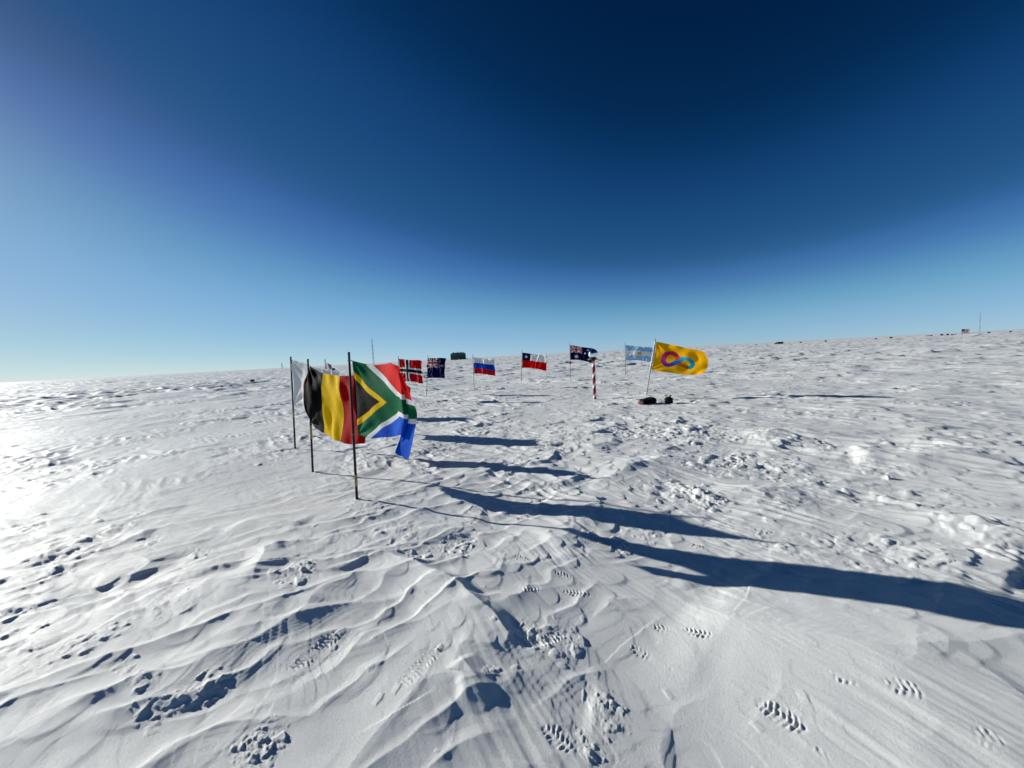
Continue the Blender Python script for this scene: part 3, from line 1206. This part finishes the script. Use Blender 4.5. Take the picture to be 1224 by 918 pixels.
def bags():
    b = gnd(774, 485)
    b[2] = height(b[0], b[1])
    root = tag(empty('duffel_bag', tuple(b)), 'slumped black bag at the foot of the golden flag', 'bag')
    blob('body', (0, 0, .065), (.50, .32, .17), 2, M_BAG, root, rz=-.2)
    blob('flap', (.10, -.02, .12), (.24, .26, .12), 5, M_BAG, root, rz=.3)
    blob('lining', (-.25, -.13, .06), (.16, .12, .12), 7, M_PINK, root)
    pts = [(-.18, -.12, .10), (-.1, -.16, .17), (.02, -.17, .18), (.1, -.15, .11)]
    MB().tube(pts, .012, 8).build('strap', M_STRAP, root)
    b = gnd(799.5, 485)
    b[2] = height(b[0], b[1])
    root = tag(empty('stuff_sack', tuple(b)), 'small round black sack lying right of the slumped bag', 'bag')
    blob('body', (0, 0, .09), (.22, .2, .21), 9, M_BAG, root)
    MB().tube([(.02, -.02, .18), (.03, -.03, .215), (.05, -.02, .225)], [.03, .018, .03], 8).build('neck', M_STRAP, root)


bags()


# ------------------------------------------------------------------ far things on the horizon
def lattice(label, px, py_base, py_top, Y, wide, r_):
    b = at_depth(px, py_base, Y)
    t = at_depth(px, py_top, Y)
    z0 = height(b[0], b[1])
    Ht = t[2] - z0
    root = tag(empty('lattice_tower', (b[0], b[1], z0)), label, 'tower', 'lattice towers on the horizon')
    n = 14
    legs = []
    for k in range(3):
        a = 2 * math.pi * k / 3 + .3
        p0 = Vector((math.cos(a) * wide / 2, math.sin(a) * wide / 2, -.3))
        p1 = Vector((math.cos(a) * wide * .22, math.sin(a) * wide * .22, Ht * .93))
        legs.append((p0, p1))
        MB().tube([p0, p1], r_, 6).build('leg', M_STEEL, root)
    mb = MB()
    for i in range(n):
        f0, f1 = i / n, (i + 1) / n
        for k in range(3):
            a, c = legs[k], legs[(k + 1) % 3]
            mb.tube([a[0].lerp(a[1], f0), c[0].lerp(c[1], f1)], r_ * .6, 5)
            mb.tube([a[0].lerp(a[1], f1), c[0].lerp(c[1], f1)], r_ * .6, 5)
    mb.build('bracing', M_STEEL, root)
    MB().tube([(0, 0, Ht * .92), (0, 0, Ht)], r_ * 1.2, 6).build('antenna', M_STEEL, root)
    for f in (.25, .4, .55, .68):
        MB().box((0, 0, Ht * f), (wide * .85, wide * .85, .5)).build('platform', M_STEEL, root, smooth=False)


lattice('tall pale lattice tower behind the green Y flag and the red flag', 446.5, 433.5, 404, 620, 2.6, .16)
lattice('faint lattice tower on the right horizon near the far striped flag', 1171, 395.5, 373, 700, 2.0, .13)
lattice('tiny lattice tower on the left horizon beside the white flag', 337.5, 441.5, 433, 900, 2.0, .14)


def station():
    Y = 420
    a = at_depth(539.5, 430, Y)
    c = at_depth(556.5, 429, Y)
    cx = (a[0] + c[0]) / 2
    z0 = height(cx, Y)
    Wd = c[0] - a[0]
    top = at_depth(548, 421.5, Y)[2]
    Ht = top - z0
    root = tag(empty('station_building', (cx, Y, z0)), 'dark green boxy building alone on the horizon between flags', 'building')
    MB().box((0, 0, Ht * .42), (Wd, 9, Ht * .84)).build('wall', M_GREEN, root, smooth=False)
    rf = MB()
    rf.box((0, 0, Ht * .93), (Wd * .94, 8.4, Ht * .14), taper=.86)
    ro = rf.build('roof', M_ROOF, root, smooth=False)
    for k in range(3):
        MB().box((-Wd * .3 + k * Wd * .25, 0, Ht * 1.04), (1.0, 1.0, Ht * .08)).build('vent', M_ROOF, ro, smooth=False)
    for r_ in range(2):
        for k in range(6):
            x = -Wd * .42 + k * Wd * .155
            if r_ == 0 and k == 3:
                continue
            w = MB().box((x, -4.52, Ht * (.22 + .34 * r_)), (1.0, .08, .9)).build('window', M_PALE, root, smooth=False)
            MB().box((x, -4.58, Ht * (.22 + .34 * r_)), (.8, .06, .7)).build('pane', M_GLASS, w, smooth=False)
    d = MB().box((Wd * .06, -4.53, 1.1), (1.1, .1, 2.2)).build('door', M_PALE, root, smooth=False)
    MB().box((Wd * .06 + .4, -4.62, 1.1), (.1, .08, .1)).build('handle', M_DARK, d, smooth=False)
    MB().tube([(Wd * .03, 0, Ht), (Wd * .03, 0, Ht + 2.6)], [.12, .06], 6).build('mast', M_DARK, root)
    MB().box((Wd * .5 + 1.2, 0, .5), (2.4, 5, 1.1)).build('annex', M_GREEN, root, smooth=False)


station()

crate0 = None


def crate(px, py, Y, w, h_):
    """slatted cargo crate on skids; copies share the meshes"""
    global crate0
    p = at_depth(px, py, Y)
    loc = (p[0], Y, height(p[0], Y) - .05)
    if crate0 is None:
        crate0 = tag(empty('cargo_crate', loc), 'small dark cargo crate, a speck along the right horizon', 'crate',
                     'cargo crates along the right horizon')
        s = MB()
        s.box((0, 0, .55), (1, .9, .8))
        for k in range(4):
            s.box((0, -.46, .24 + .2 * k), (1.04, .04, .14))
        s.build('body', M_WOOD, crate0, smooth=False)
        MB().box((0, 0, .985), (1.08, .98, .06)).build('lid', M_WOOD, crate0, smooth=False)
        for sx in (-.35, .35):
            MB().box((sx, 0, .07), (.12, 1.0, .16)).build('skid', M_WOOD, crate0, smooth=False)
        r_ = crate0
    else:
        r_ = crate0.copy()
        COL.objects.link(r_)
        r_.location = loc
        for ch in [q for q in crate0.children]:
            d = ch.copy()
            COL.objects.link(d)
            d.parent = r_
    r_.scale = (w, w, h_)
    r_.rotation_euler.z = random.uniform(-.5, .5)
    return r_


SPECKS = [(879, 410, 1), (904, 410, 1), (927, 408.5, 1.2), (957, 406, 1.2), (987, 404.6, 1.2), (1047, 402, 1.3), (1065, 404.6, 1.5),
          (1109, 400, 1.1), (1113, 400.7, 1.3), (1125.6, 398.2, 1.3), (1132.7, 398.4, 1.3), (1138, 397.8, 1.2), (1141.5, 398.1, 1.2),
          (1182, 395.4, 1.5), (1208, 394.4, 1.2)]
for px, py, s in SPECKS:
    crate(px, py, 215, s * .62, s * .62)
big = crate(932, 408.4, 216, 2.6, 1.2)
big['label'] = 'widest dark crate on the right horizon beyond the golden flag'
del big['group']
lone = crate(302, 457.5, 46, .32, .34)
lone['label'] = 'lone dark crate far left of the white flag'
del lone['group']
